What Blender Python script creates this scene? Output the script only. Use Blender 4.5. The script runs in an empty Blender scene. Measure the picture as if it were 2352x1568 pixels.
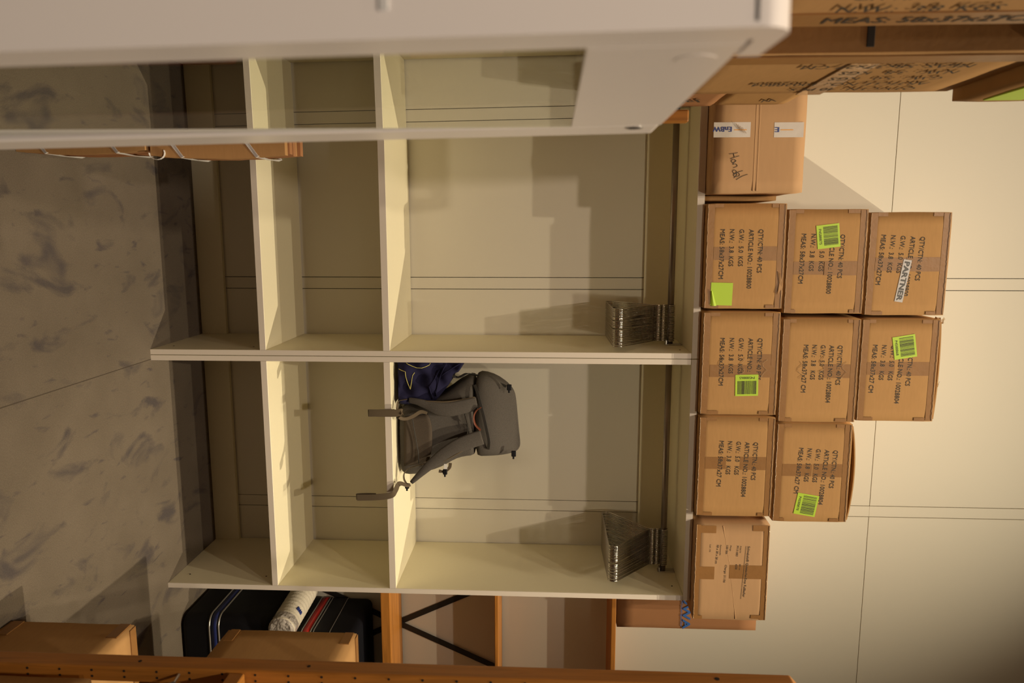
import bpy, bmesh, math, random
from mathutils import Vector, Matrix, noise
random.seed(7)
S = bpy.context.scene
COL = S.collection
PI = math.pi

# ------------------------------------------------------------------ camera
CAM = Vector((-.4566, -2.603, 1.4755))
YAW, PITCH, ROLL, FPX = .1519, .0529, -.007, 1688.72
_R = Vector((math.cos(YAW), -math.sin(YAW), 0))
_F0 = Vector((math.sin(YAW), math.cos(YAW), 0))
_Z = Vector((0, 0, 1))
FW = _F0 * math.cos(PITCH) - _Z * math.sin(PITCH)
_U = _F0 * math.sin(PITCH) + _Z * math.cos(PITCH)
RT = _R * math.cos(ROLL) - _U * math.sin(ROLL)      # world right  = image down
UP = _R * math.sin(ROLL) + _U * math.cos(ROLL)      # world up     = image right
cd = bpy.data.cameras.new('camera')
cam = bpy.data.objects.new('camera', cd)
COL.objects.link(cam)
m = Matrix.Identity(4)
for i in range(3):
    m[i][0], m[i][1], m[i][2], m[i][3] = UP[i], -RT[i], -FW[i], CAM[i]
cam.matrix_world = m
cd.sensor_width = 36
cd.lens = FPX / 2352 * 36
cd.clip_start = .02
cd.dof.use_dof = True
cd.dof.focus_distance = 2.75
cd.dof.aperture_fstop = 4.8
S.camera = cam

# ------------------------------------------------------------------ world, light, exposure
w = bpy.data.worlds.new('world')
S.world = w
w.use_nodes = True
bg = w.node_tree.nodes['Background']
bg.inputs[0].default_value = (1.0, .80, .60, 1)
bg.inputs[1].default_value = .03
S.view_settings.view_transform = 'Standard'
S.view_settings.look = 'None'
S.view_settings.gamma = 1
S.view_settings.use_curve_mapping = False
S.view_settings.exposure = 0.0


def lamp(name, loc, target, power, col, size, ang=75, blend=.6):
    ld = bpy.data.lights.new(name, 'SPOT')
    ld.energy = power
    ld.color = col
    ld.shadow_soft_size = size
    ld.spot_size = math.radians(ang)
    ld.spot_blend = blend
    o = bpy.data.objects.new(name, ld)
    o.location = loc
    d = Vector(target) - Vector(loc)
    o.rotation_euler = d.to_track_quat('-Z', 'Y').to_euler()
    COL.objects.link(o)
    return o


WARM = (1.0, .85, .60)
lamp('hall_spot_high', (1.9, -1.8, 6.4), (-.6, -.1, .45), 900, WARM, .03, 52, 1.0)
lamp('hall_spot_mid', (-.3, -2.9, 8.6), (-.7, .2, 1), 360, WARM, .04, 44, .8)
lamp('hall_spot_rear', (-1.3, -5.6, 8.3), (-.9, .2, 1.4), 560, WARM, .05, 44, .7)
lamp('hall_spot_low', (-.9, -5.6, 6.4), (-1.0, -.2, 1.7), 430, (1.0, .82, .66), .08, 44, .8)
lamp('fill_spot_far', (.1, -7.2, 4.0), (0, .3, 2.1), 250, WARM, .15, 20, .9)  # added fill without a known source, lifts the upper wardrobe compartments
lamp('fill_spot_near', (1.2, -4.8, 4.2), (-.62, -1.95, 1.55), 290, (1.0, .84, .70), .06, 24, .8)  # added fill aimed at the cooler, brightens its front and door header
lamp('fill_spot_side', (.3, -1.9, 5.6), (.95, -.35, .6), 400, WARM, .04, 25, .7)  # added lamp, source unseen, brightens the carton tops and pine at right

# ------------------------------------------------------------------ helpers


def at(v, u, y):
    """point of the plane y seen at photo pixel (x=v, y=u)"""
    d = FW + UP * ((v - 1176) / FPX) + RT * ((u - 784) / FPX)
    return CAM + d * ((y - CAM.y) / d.y)


def atx(v, u, x):
    d = FW + UP * ((v - 1176) / FPX) + RT * ((u - 784) / FPX)
    return CAM + d * ((x - CAM.x) / d.x)


def empty(name, loc, label=None, cat=None, group=None, rz=0):
    o = bpy.data.objects.new(name, None)
    o.empty_display_size = .05
    o.location = loc
    o.rotation_euler = (0, 0, rz)
    COL.objects.link(o)
    if label:
        o['label'] = label
        o['category'] = cat
    if group:
        o['group'] = group
    return o


def world_base(o):
    v = Vector((0, 0, 0))
    while o:
        v = v + o.location if o.type == 'EMPTY' else v
        o = o.parent
    return v


def obj(name, bm, mat, parent=None, smooth=False, label=None):
    me = bpy.data.meshes.new(name)
    if isinstance(bm, bmesh.types.BMesh):
        bm.normal_update()
        bm.to_mesh(me)
        bm.free()
    else:
        me.from_pydata(*bm)
        me.update()
    if smooth:
        for p in me.polygons:
            p.use_smooth = True
    if mat:
        me.materials.append(mat)
    o = bpy.data.objects.new(name, me)
    COL.objects.link(o)
    if parent:
        o.parent = parent
        if parent.type == 'EMPTY':
            o.location = -world_base(parent)
    if label:
        o['label'] = label
    return o


def top(o, label, cat, group=None):
    o['label'] = label
    o['category'] = cat
    if group:
        o['group'] = group
    return o


def struct(o):
    o['kind'] = 'structure'
    return o


def boxbm(x0, x1, y0, y1, z0, z1, bev=0.0, seg=1, bm=None):
    bm = bm or bmesh.new()
    r = bmesh.ops.create_cube(bm, size=1)
    vs = r['verts']
    for v in vs:
        v.co = Vector(((x0 + x1) / 2 + v.co.x * (x1 - x0), (y0 + y1) / 2 + v.co.y * (y1 - y0), (z0 + z1) / 2 + v.co.z * (z1 - z0)))
    if bev:
        es = list({e for v in vs for e in v.link_edges})
        bmesh.ops.bevel(bm, geom=es, offset=bev, segments=seg, affect='EDGES', profile=.5)
    return bm


def tube(pts, r, n=8, bm=None, cap=True, closed=False):
    bm = bm or bmesh.new()
    pts = [Vector(p) for p in pts]
    rings = []
    N = len(pts)
    ref = None
    for i, p in enumerate(pts):
        a = pts[(i - 1) % N] if (closed or i > 0) else p
        b = pts[(i + 1) % N] if (closed or i < N - 1) else p
        t = (b - a).normalized()
        if ref is None:
            ref = Vector((0, 0, 1)) if abs(t.z) < .9 else Vector((1, 0, 0))
        s = t.cross(ref)
        if s.length < 1e-5:
            s = t.cross(Vector((.3, 1, .2)))
        s.normalize()
        q = s.cross(t).normalized()
        ref = q
        rr = r[i] if isinstance(r, (list, tuple)) else r
        rings.append([bm.verts.new(p + (s * math.cos(2 * PI * k / n) + q * math.sin(2 * PI * k / n)) * rr) for k in range(n)])
    for i in range(N - 1 if not closed else N):
        A, B = rings[i], rings[(i + 1) % N]
        for k in range(n):
            bm.faces.new((A[k], A[(k + 1) % n], B[(k + 1) % n], B[k]))
    if cap and not closed:
        bm.faces.new(rings[0][::-1])
        bm.faces.new(rings[-1])
    return bm


def ribbon(pts, wid, wdir, th=.0015, bm=None):
    """flat webbing: path, width(s), direction(s) of the width"""
    bm = bm or bmesh.new()
    pts = [Vector(p) for p in pts]
    N = len(pts)
    rings = []
    for i, p in enumerate(pts):
        t = (pts[min(i + 1, N - 1)] - pts[max(i - 1, 0)]).normalized()
        d = Vector(wdir[i] if isinstance(wdir, list) else wdir)
        d = (d - t * d.dot(t)).normalized()
        n = t.cross(d).normalized()
        h = (wid[i] if isinstance(wid, list) else wid) / 2
        k = (th[i] if isinstance(th, list) else th) / 2
        rings.append([bm.verts.new(p + d * h * a + n * k * b) for a, b in ((-1, -.4), (-.8, -1), (.8, -1), (1, -.4), (1, .4), (.8, 1), (-.8, 1), (-1, .4))])
    for i in range(N - 1):
        A, B = rings[i], rings[i + 1]
        for k in range(8):
            bm.faces.new((A[k], A[(k + 1) % 8], B[(k + 1) % 8], B[k]))
    bm.faces.new(rings[0][::-1])
    bm.faces.new(rings[-1])
    bmesh.ops.recalc_face_normals(bm, faces=bm.faces)
    return bm


def smoothpts(pts, n=6):
    P = [Vector(p) for p in pts]
    out = []
    for i in range(len(P) - 1):
        a, b, c, d = P[max(i - 1, 0)], P[i], P[i + 1], P[min(i + 2, len(P) - 1)]
        for k in range(n):
            t = k / n
            out.append(.5 * ((2 * b) + (c - a) * t + (2 * a - 5 * b + 4 * c - d) * t * t + (3 * b - a - 3 * c + d) * t ** 3))
    out.append(P[-1])
    return out


def lerpn(vals, n, N):
    out = []
    m_ = len(vals) - 1
    for i in range(N):
        s = i / (N - 1) * m_
        k = min(int(s), m_ - 1)
        out.append(vals[k] + (vals[k + 1] - vals[k]) * (s - k))
    return out


# ------------------------------------------------------------------ materials


def mat(name, col, rough=.5, metal=0.0, nscale=0, namt=.0, bump=0.0, bscale=200, spec=.5, coat=0, stretch=None, dist=.001, alpha=1):
    M_ = bpy.data.materials.new(name)
    M_.use_nodes = True
    nt = M_.node_tree
    b = nt.nodes['Principled BSDF']
    b.inputs['Base Color'].default_value = (*col, 1)
    b.inputs['Roughness'].default_value = rough
    b.inputs['Metallic'].default_value = metal
    b.inputs['Specular IOR Level'].default_value = spec
    b.inputs['Coat Weight'].default_value = coat
    b.inputs['Alpha'].default_value = alpha
    tc = nt.nodes.new('ShaderNodeTexCoord')
    vec = tc.outputs['Object']
    if stretch:
        mp = nt.nodes.new('ShaderNodeMapping')
        mp.inputs['Scale'].default_value = stretch
        nt.links.new(vec, mp.inputs['Vector'])
        vec = mp.outputs['Vector']
    if nscale:
        n = nt.nodes.new('ShaderNodeTexNoise')
        n.inputs['Scale'].default_value = nscale
        n.inputs['Detail'].default_value = 6
        nt.links.new(vec, n.inputs['Vector'])
        mx = nt.nodes.new('ShaderNodeMix')
        mx.data_type = 'RGBA'
        mx.inputs['A'].default_value = (*[c * (1 - namt) for c in col], 1)
        mx.inputs['B'].default_value = (*[min(1, c * (1 + namt)) for c in col], 1)
        nt.links.new(n.outputs['Fac'], mx.inputs['Factor'])
        nt.links.new(mx.outputs['Result'], b.inputs['Base Color'])
    if bump:
        n2 = nt.nodes.new('ShaderNodeTexNoise')
        n2.inputs['Scale'].default_value = bscale
        n2.inputs['Detail'].default_value = 4
        nt.links.new(vec, n2.inputs['Vector'])
        bp = nt.nodes.new('ShaderNodeBump')
        bp.inputs['Strength'].default_value = bump
        bp.inputs['Distance'].default_value = dist
        nt.links.new(n2.outputs['Fac'], bp.inputs['Height'])
        nt.links.new(bp.outputs['Normal'], b.inputs['Normal'])
    return M_


M = {}
M['melamine'] = mat('melamine', (.84, .775, .57), .42, nscale=90, namt=.02, bump=.05, bscale=400)
M['edge'] = mat('edge_banding', (.74, .66, .58), .45)
M['wall'] = mat('wall_laminate', (.75, .705, .60), .5, nscale=1.6, namt=.035, bump=.03, bscale=300)
M['gap'] = mat('seam_shadow', (.015, .017, .017), .8)
M['lacquer'] = mat('white_lacquer', (.88, .81, .77), .32, nscale=3, namt=.02)
M['card'] = mat('cardboard', (.44, .245, .098), .78, nscale=22, namt=.09, bump=.25, bscale=260, stretch=(1, 1, 6), dist=.0006, spec=.2)
M['card_pale'] = mat('cardboard_pale', (.47, .28, .145), .78, nscale=12, namt=.07, bump=.15, bscale=260, stretch=(1, 1, 6), dist=.0005, spec=.2)
M['card_red'] = mat('cardboard_red', (.36, .17, .075), .8, nscale=12, namt=.08, bump=.15, bscale=260, dist=.0005, spec=.2)
M['card_dark'] = mat('cardboard_inside', (.22, .12, .05), .85, nscale=30, namt=.2)
M['tape'] = mat('brown_packing_tape', (.27, .13, .042), .40, nscale=30, namt=.12, bump=.3, bscale=60, dist=.002, spec=.4)
M['cleartape'] = mat('crinkled_tape', (.42, .26, .13), .12, nscale=60, namt=.25, bump=1.0, bscale=95, dist=.006, spec=.9, coat=1)
M['glint'] = mat('tape_ridge_glint', (.55, .40, .26), .12, spec=1, coat=1, bump=.6, bscale=180, dist=.004)  # pale colour stands in for glints along the crinkled tape
M['whitetape'] = mat('white_tape', (.62, .56, .52), .3, bump=.3, bscale=40, dist=.002)
M['ink'] = mat('black_ink', (.035, .025, .018), .7)
M['inkgrey'] = mat('grey_ink', (.09, .085, .085), .6)
M['pen'] = mat('pen_ink', (.05, .04, .03), .6)
M['blueink'] = mat('blue_ink', (.03, .05, .22), .5)
M['bluelogo'] = mat('blue_print', (.035, .13, .42), .6)
M['orange'] = mat('orange_print', (.75, .32, .03), .5)
M['green'] = mat('green_label', (.42, .62, .035), .5, nscale=8, namt=.04)
M['sticker'] = mat('grey_sticker', (.50, .47, .47), .4)
M['chrome'] = mat('chrome', (.50, .47, .43), .16, metal=1)
M['rod'] = mat('brushed_rod', (.33, .28, .25), .38, metal=.9, nscale=14, namt=.2)
M['black'] = mat('black_plastic', (.006, .006, .009), .55, spec=.25)
M['blackmetal'] = mat('black_metal', (.02, .018, .016), .45)
M['blueband'] = mat('blue_band', (.02, .03, .14), .4)
M['redband'] = mat('red_band', (.42, .02, .015), .4)
M['silver'] = mat('silver_trim', (.5, .48, .46), .3, metal=.8)
M['foam'] = mat('foam_wrap', (.62, .56, .46), .4, nscale=60, namt=.12, bump=.8, bscale=140, dist=.002)
M['film'] = mat('plastic_film', (.40, .36, .33), .12, nscale=25, namt=.5, bump=1, bscale=60, dist=.01, coat=1)
M['strap'] = mat('white_strapping', (.72, .70, .68), .35)
M['grey'] = mat('grey_fabric', (.082, .072, .064), .95, nscale=420, namt=.45, bump=.5, bscale=500, dist=.001, spec=.15)
M['greydark'] = mat('dark_fabric', (.075, .058, .044), .95, nscale=420, namt=.35, bump=.5, bscale=500, spec=.15)
M['webbing'] = mat('brown_webbing', (.105, .078, .05), .8, bump=.5, bscale=900, spec=.2)
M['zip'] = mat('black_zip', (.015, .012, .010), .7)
M['leather'] = mat('tan_leather', (.14, .035, .014), .5)
M['navy'] = mat('navy_cotton', (.013, .012, .038), .9, nscale=14, namt=.25, bump=.3, bscale=300, spec=.15)
M['yellow'] = mat('yellow_print', (.62, .55, .16), .6)
M['metalhole'] = mat('dark_hole', (.02, .012, .008), .9)


def wood(name, col, along):
    M_ = bpy.data.materials.new(name)
    M_.use_nodes = True
    nt = M_.node_tree
    b = nt.nodes['Principled BSDF']
    b.inputs['Roughness'].default_value = .42
    tc = nt.nodes.new('ShaderNodeTexCoord')
    mp = nt.nodes.new('ShaderNodeMapping')
    sc = [26, 26, 26]
    sc[along] = 1.6
    mp.inputs['Scale'].default_value = sc
    nt.links.new(tc.outputs['Object'], mp.inputs['Vector'])
    n = nt.nodes.new('ShaderNodeTexNoise')
    n.inputs['Scale'].default_value = 2.2
    n.inputs['Detail'].default_value = 8
    n.inputs['Distortion'].default_value = 1.2
    nt.links.new(mp.outputs['Vector'], n.inputs['Vector'])
    cr = nt.nodes.new('ShaderNodeValToRGB')
    e = cr.color_ramp.elements
    e[0].position, e[1].position = .3, .72
    e[0].color = (*[c * .72 for c in col], 1)
    e[1].color = (*[min(1, c * 1.15) for c in col], 1)
    nt.links.new(n.outputs['Fac'], cr.inputs['Fac'])
    nt.links.new(cr.outputs['Color'], b.inputs['Base Color'])
    return M_


PINE = (.46, .18, .032)
M['pine_z'] = wood('pine_upright', PINE, 2)
M['pine_x'] = wood('pine_board', PINE, 0)
M['pine_y'] = wood('pine_board_deep', PINE, 1)


def carpet():
    M_ = bpy.data.materials.new('grey_carpet')
    M_.use_nodes = True
    nt = M_.node_tree
    L = nt.links.new
    b = nt.nodes['Principled BSDF']
    b.inputs['Roughness'].default_value = .95
    b.inputs['Specular IOR Level'].default_value = .1
    tc = nt.nodes.new('ShaderNodeTexCoord')

    def nz(scale, det, stretch=(1, 1, 1), rough=.5, dist=0):
        mp = nt.nodes.new('ShaderNodeMapping')
        mp.inputs['Scale'].default_value = stretch
        L(tc.outputs['Object'], mp.inputs['Vector'])
        n = nt.nodes.new('ShaderNodeTexNoise')
        n.inputs['Scale'].default_value = scale
        n.inputs['Detail'].default_value = det
        n.inputs['Roughness'].default_value = rough
        n.inputs['Distortion'].default_value = dist
        L(mp.outputs['Vector'], n.inputs['Vector'])
        return n.outputs['Fac']

    def ramp(fac, p0, p1, c0, c1):
        r = nt.nodes.new('ShaderNodeValToRGB')
        r.color_ramp.elements[0].position = p0
        r.color_ramp.elements[1].position = p1
        r.color_ramp.elements[0].color = (*c0, 1)
        r.color_ramp.elements[1].color = (*c1, 1)
        L(fac, r.inputs['Fac'])
        return r.outputs['Color']

    base = ramp(nz(5, 5), .3, .7, (.155, .125, .095), (.185, .150, .115))
    stain = ramp(nz(6.5, 4, (1.35, .75, 1), .55, .7), .565, .70, (0, 0, 0), (1, 1, 1))
    stain2 = ramp(nz(15, 3, (1.9, .7, 1), .5, .4), .64, .74, (0, 0, 0), (1, 1, 1))
    fib = ramp(nz(330, 2), .3, .75, (.80, .80, .80), (1.14, 1.14, 1.14))
    m1 = nt.nodes.new('ShaderNodeMix')
    m1.data_type = 'RGBA'
    L(stain, m1.inputs['Factor'])
    L(base, m1.inputs['A'])
    m1.inputs['B'].default_value = (.095, .08, .077, 1)
    m2 = nt.nodes.new('ShaderNodeMix')
    m2.data_type = 'RGBA'
    L(stain2, m2.inputs['Factor'])
    L(m1.outputs['Result'], m2.inputs['A'])
    m2.inputs['B'].default_value = (.105, .087, .082, 1)
    m3 = nt.nodes.new('ShaderNodeMix')
    m3.data_type = 'RGBA'
    m3.blend_type = 'MULTIPLY'
    m3.inputs['Factor'].default_value = 1
    L(m2.outputs['Result'], m3.inputs['A'])
    L(fib, m3.inputs['B'])
    L(m3.outputs['Result'], b.inputs['Base Color'])
    bp = nt.nodes.new('ShaderNodeBump')
    bp.inputs['Strength'].default_value = .6
    bp.inputs['Distance'].default_value = .003
    L(nz(420, 2), bp.inputs['Height'])
    L(bp.outputs['Normal'], b.inputs['Normal'])
    return M_


M['carpet'] = carpet()


def glass():
    """insulated glazing: four glass surfaces, R = 4r / (1 + 3r) of the Fresnel reflectance r"""
    M_ = bpy.data.materials.new('insulated_glass')
    M_.use_nodes = True
    nt = M_.node_tree
    L = nt.links.new
    nt.nodes.remove(nt.nodes['Principled BSDF'])
    out = nt.nodes['Material Output']
    tr = nt.nodes.new('ShaderNodeBsdfTransparent')
    tr.inputs[0].default_value = (.84, .86, .82, 1)
    gl = nt.nodes.new('ShaderNodeBsdfGlossy')
    gl.inputs['Roughness'].default_value = .004
    gl.inputs['Color'].default_value = (.97, .99, .93, 1)
    fr = nt.nodes.new('ShaderNodeFresnel')
    fr.inputs['IOR'].default_value = 1.52

    def mth(op, a, b):
        n = nt.nodes.new('ShaderNodeMath')
        n.operation = op
        for i, q in enumerate((a, b)):
            if isinstance(q, (int, float)):
                n.inputs[i].default_value = q
            else:
                L(q, n.inputs[i])
        return n.outputs[0]
    ge = nt.nodes.new('ShaderNodeNewGeometry')
    R4 = mth('DIVIDE', mth('MULTIPLY', fr.outputs[0], 4), mth('ADD', mth('MULTIPLY', fr.outputs[0], 3), 1))
    fac = mth('MULTIPLY', R4, mth('SUBTRACT', 1, ge.outputs['Backfacing']))
    mx = nt.nodes.new('ShaderNodeMixShader')
    L(fac, mx.inputs[0])
    L(tr.outputs[0], mx.inputs[1])
    L(gl.outputs[0], mx.inputs[2])
    L(mx.outputs[0], out.inputs[0])
    return M_


M['glass'] = glass()

# ------------------------------------------------------------------ text


def textmesh(items, bold=.006):
    """items: (string, x, y, cap height, total width or None) in a local XY plane -> vertex and face lists"""
    V, F = [], []
    for s, x, y, h, wd in items:
        c = bpy.data.curves.new('t', 'FONT')
        c.body = s
        c.size = 1
        c.resolution_u = 2
        o = bpy.data.objects.new('t', c)
        COL.objects.link(o)
        bpy.context.view_layer.update()
        me = bpy.data.meshes.new_from_object(o.evaluated_get(bpy.context.evaluated_depsgraph_get()))
        xs = [v.co.x for v in me.vertices]
        x0, x1 = min(xs), max(xs)
        sy = h / .70
        sx = wd / (x1 - x0) if wd else sy
        for ddx, ddy in ((0, 0), (bold * 3.2, 0), (bold * 1.6, bold * 1.4)):
            b = len(V)
            V += [((v.co.x - x0 + ddx) * sx + x, (v.co.y + ddy) * sy + y, ddx * .002) for v in me.vertices]
            F += [[b + i for i in p.vertices] for p in me.polygons]
        bpy.data.objects.remove(o)
        bpy.data.curves.remove(c)
        bpy.data.meshes.remove(me)
    return V, F


def place(V, F, origin, ex, ey, rot=0, lift=.0008):
    """carry flat geometry to the plane spanned by ex, ey at origin"""
    ex, ey, origin = Vector(ex), Vector(ey), Vector(origin)
    n = ex.cross(ey)
    c, s = math.cos(rot), math.sin(rot)
    P = []
    for x, y, z in V:
        a, b = x * c - y * s, x * s + y * c
        P.append(tuple(origin + ex * a + ey * b + n * (lift + z)))
    return P, [], F


EX, EZ = (1, 0, 0), (0, 0, 1)


def rects(rs):
    V, F = [], []
    for x0, x1, y0, y1 in rs:
        b = len(V)
        V += [(x0, y0, 0), (x1, y0, 0), (x1, y1, 0), (x0, y1, 0)]
        F.append([b, b + 1, b + 2, b + 3])
    return V, F


# ================================================================== SETTING
DW = .432          # the back wall's plane
fl = struct(obj('floor', boxbm(-1.6, 2.4, -4.4, DW + .03, -.05, 0), M['carpet']))
struct(obj('trim_1', boxbm(.016, .0185, -3.2, -.002, -.01, .0006), M['greydark']))
wb = struct(obj('wall_back', boxbm(-1.6, 2.4, DW + .012, DW + .06, 0, 4.0), M['gap']))
colsx = [(-1.6, -1.2160), (-1.2134, -1.1700), (-1.1674, -.2606), (-.2580, -.2122), (-.2096, .6972), (.6998, .7451), (.7477, 2.4)]
for k, (a, b) in enumerate(colsx):
    strip = k % 2 == 1
    rows = [(0, 2.8203), (2.8228, 4.0)]
    if k in (0, 1, 2):
        rows = [(0, 1.9985)]
    for z0, z1 in rows:
        if strip and k != 1:
            z0, z1 = (0, 2.8218) if z0 == 0 else (2.8222, 4.0)
        p_ = obj('wall_strip' if strip else 'wall_panel', boxbm(a, b, DW, DW + .0118, z0, z1, .0004), M['wall'])
        p_.parent = wb
for z0, z1 in ((2.0, 2.8203), (2.8228, 4.0)):
    obj('wall_panel', boxbm(-1.6, -.2604, DW, DW + .0118, z0, z1, .0004), M['wall']).parent = wb
struct(obj('wall_left', boxbm(-1.65, -1.602, -3.2, DW + .06, 0, 4.0), M['wall']))
struct(obj('wall_right', boxbm(2.402, 2.45, -3.2, DW + .06, 0, 4.0), M['wall']))

# ================================================================== WARDROBES
H, T, D = 2.0, .0197, .425
S1, S2, TB = (.412, .4344), (.868, .8925), 1.9745


def wardrobe(x0, x1, label):
    """x0, x1: outer faces"""
    w_ = empty('open_wardrobe', ((x0 + x1) / 2, D / 2, 0), label, 'wardrobe', 'open wardrobes against the back wall')
    b = .0008
    obj('side_panel', boxbm(x0, x0 + T, 0, D, 0, TB - .0005, b), M['melamine'], w_)
    obj('side_panel', boxbm(x1 - T, x1, 0, D, 0, TB - .0005, b), M['melamine'], w_)
    a, c = x0 + T + .0003, x1 - T - .0003
    obj('top_panel', boxbm(x0, x1, -.001, D, TB, H, b), M['melamine'], w_)
    obj('shelf', boxbm(a, c, .0005, D, *S1, b), M['melamine'], w_)
    obj('shelf', boxbm(a, c, .0005, D, *S2, b), M['melamine'], w_)
    obj('back_rail', boxbm(a, c, D - .018, D, 0, .106, b), M['melamine'], w_)
    obj('back_rail', boxbm(a, c, D - .018, D, .806, S2[0] - .0005, b), M['melamine'], w_)
    obj('back_rail', boxbm(a, c, D - .018, D, 1.852, TB - .0005, b), M['melamine'], w_)
    # a plain front edge strip on each board
    for (e0, e1, f0, f1) in ((x0 + .0004, x0 + T - .0004, .0, TB - .002), (x1 - T + .0004, x1 - .0004, .0, TB - .002), (x0 + .001, x1 - .001, TB + .0006, H - .0006), (a, c, S1[0] + .0006, S1[1] - .0006), (a, c, S2[0] + .0006, S2[1] - .0006)):
        obj('edge_strip', boxbm(e0, e1, -.0022, .0, f0, f1), M['edge'], w_)
    r = obj('hanging_rod', tube([(a, .2, 1.928), (c, .2, 1.928)], .0118, 20), M['rod'], w_, True)
    for s, xx in ((1, a), (-1, c)):
        bm = boxbm(min(xx, xx + s * .003), max(xx, xx + s * .003), .182, .218, 1.908, TB - .001, .002)
        boxbm(min(xx, xx + s * .018), max(xx, xx + s * .018), .186, .214, 1.911, 1.9165, .001, bm=bm)
        obj('rod_holder', bm, M['silver'], r)
    for xx, z in ((a, 1.945), (c, 1.945), (c, .36), (a, .36), (c - .001, .052)):
        s = 1 if xx < (a + c) / 2 else -1
        obj('screw_cap', tube([(xx, .07, z), (xx + s * .0008, .07, z)], .0032, 8), M['metalhole'], w_)
    return w_


XL0 = -.9153
wardrobe(XL0, -.0005, 'white open wardrobe on the left, its compartments empty but for hangers')
wardrobe(.0015, .9163, 'white open wardrobe on the right holding the grey backpack')

# ================================================================== HANGERS


def hanger_mesh():
    """metal clothes hanger in the plane x=0; the hook's inner top rests at (y=.2, z=1.9415)"""
    r = .0023
    pts = []
    ny, nz_ = .2, 1.872
    yf, yb = .0, .40

    def arc(cy, cz, R, a0, a1, n=6):
        return [(0, cy + R * math.cos(a0 + (a1 - a0) * k / n), cz + R * math.sin(a0 + (a1 - a0) * k / n)) for k in range(n + 1)]
    zb = 1.697
    rc = .019
    slope = math.atan2(nz_ - zb - 2 * rc, ny - yf - rc)
    pts += [(0, ny, nz_)]
    pts += arc(yf + rc, zb + rc, rc, PI / 2 + slope, 3 * PI / 2, 8)
    pts += arc(yb - rc, zb + rc, rc, -PI / 2, PI / 2 - slope, 8)
    pts += [(0, ny, nz_)]
    bm = tube(pts, r, 6)
    neck = bmesh.new()
    tube([(0, ny, nz_ - .002), (0, ny, nz_ + .024)], .0034, 6, neck)
    hp = [(0, ny, nz_ + .02), (0, ny + .002, nz_ + .036), (0, ny + .011, 1.918)]
    hp += [(0, .2 + .0145 * math.cos(a), 1.928 + .0155 * math.sin(a)) for a in [PI * k / 8 * 1.15 for k in range(0, 9)]]
    hk = tube(hp, r * 1.05, 6, neck)
    out = []
    for nm, q in (('frame', bm), ('hook', hk)):
        me = bpy.data.meshes.new(nm)
        for v in q.verts:
            v.co -= Vector((0, .2, zb - r))
        q.normal_update()
        q.to_mesh(me)
        q.free()
        for p in me.polygons:
            p.use_smooth = True
        me.materials.append(M['chrome'])
        out.append(me)
    return out, zb - r


(HF, HH), HZ = hanger_mesh()


def hangers(x0, x1, n, tw0, tw1, label, group, gaps=()):
    for k in range(n):
        t = k / (n - 1)
        x = x0 + (x1 - x0) * t + random.uniform(-.0005, .0005)
        tw = tw0 + (tw1 - tw0) * t + random.uniform(-.007, .007)
        for lim, add in gaps:
            if t > lim:
                tw += add
        e = empty('clothes_hanger', (x, .2, HZ), label, 'hanger', group)
        e.rotation_euler = (0, 0, tw)
        for nm, me in (('frame', HF), ('hook', HH)):
            o = bpy.data.objects.new(nm, me)
            COL.objects.link(o)
            o.parent = e


hangers(-.170, -.036, 24, -.02, -.03, 'chrome wire clothes hanger in the tight row on the left wardrobe rail', 'hangers on the left wardrobe rail', ((.2, .012), (.22, -.03), (.55, .01)))
hangers(.722, .868, 26, -.055, -.10, 'chrome wire clothes hanger in the tight row on the right wardrobe rail', 'hangers on the right wardrobe rail', ((.45, .02), (.58, -.03), (.6, .012)))

# ================================================================== CARTONS


def carton_body(x0, x1, y0, y1, z0, z1, bev=.006, bulge=.004, seed=0, n=7):
    bm = boxbm(x0, x1, y0, y1, z0, z1)
    bmesh.ops.subdivide_edges(bm, edges=bm.edges[:], cuts=n, use_grid_fill=True)
    c = Vector(((x0 + x1) / 2, (y0 + y1) / 2, (z0 + z1) / 2))
    h = Vector(((x1 - x0) / 2, (y1 - y0) / 2, (z1 - z0) / 2))
    for v in bm.verts:
        l = v.co - c
        q = Vector((l.x / h.x, l.y / h.y, l.z / h.z))
        # rounded box by clamping
        inner = Vector([max(-(h[i] - bev), min(h[i] - bev, l[i])) for i in range(3)])
        dlt = l - inner
        if dlt.length > 1e-6:
            l = inner + dlt.normalized() * bev
        nn = noise.noise_vector(l * 9 + Vector((seed * 7.3, 0, 0))) * .0016
        if q.y < -.98:
            nn.y = 0
        sx = bulge * .7 * (1 - q.y ** 2) * (1 - q.z ** 2) * (1 if q.x > 0 else -1) if abs(q.x) > .98 else 0
        sy = bulge * (1 - q.x ** 2) * (1 - q.z ** 2) * (1 if q.y > 0 else -1) if abs(q.y) > .98 else 0
        v.co = c + l + nn - Vector((sx * .6, -0 * sy, 0))
    return bm


def patch(u0, u1, v0, v1, f, n=6, m_=3):
    """small sheet from a parametric surface f(u,v)"""
    V, F = [], []
    for i in range(n + 1):
        for j in range(m_ + 1):
            V.append(tuple(f(u0 + (u1 - u0) * i / n, v0 + (v1 - v0) * j / m_)))
    for i in range(n):
        for j in range(m_):
            a = i * (m_ + 1) + j
            F.append([a, a + m_ + 1, a + m_ + 2, a + 1])
    return V, [], F


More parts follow.
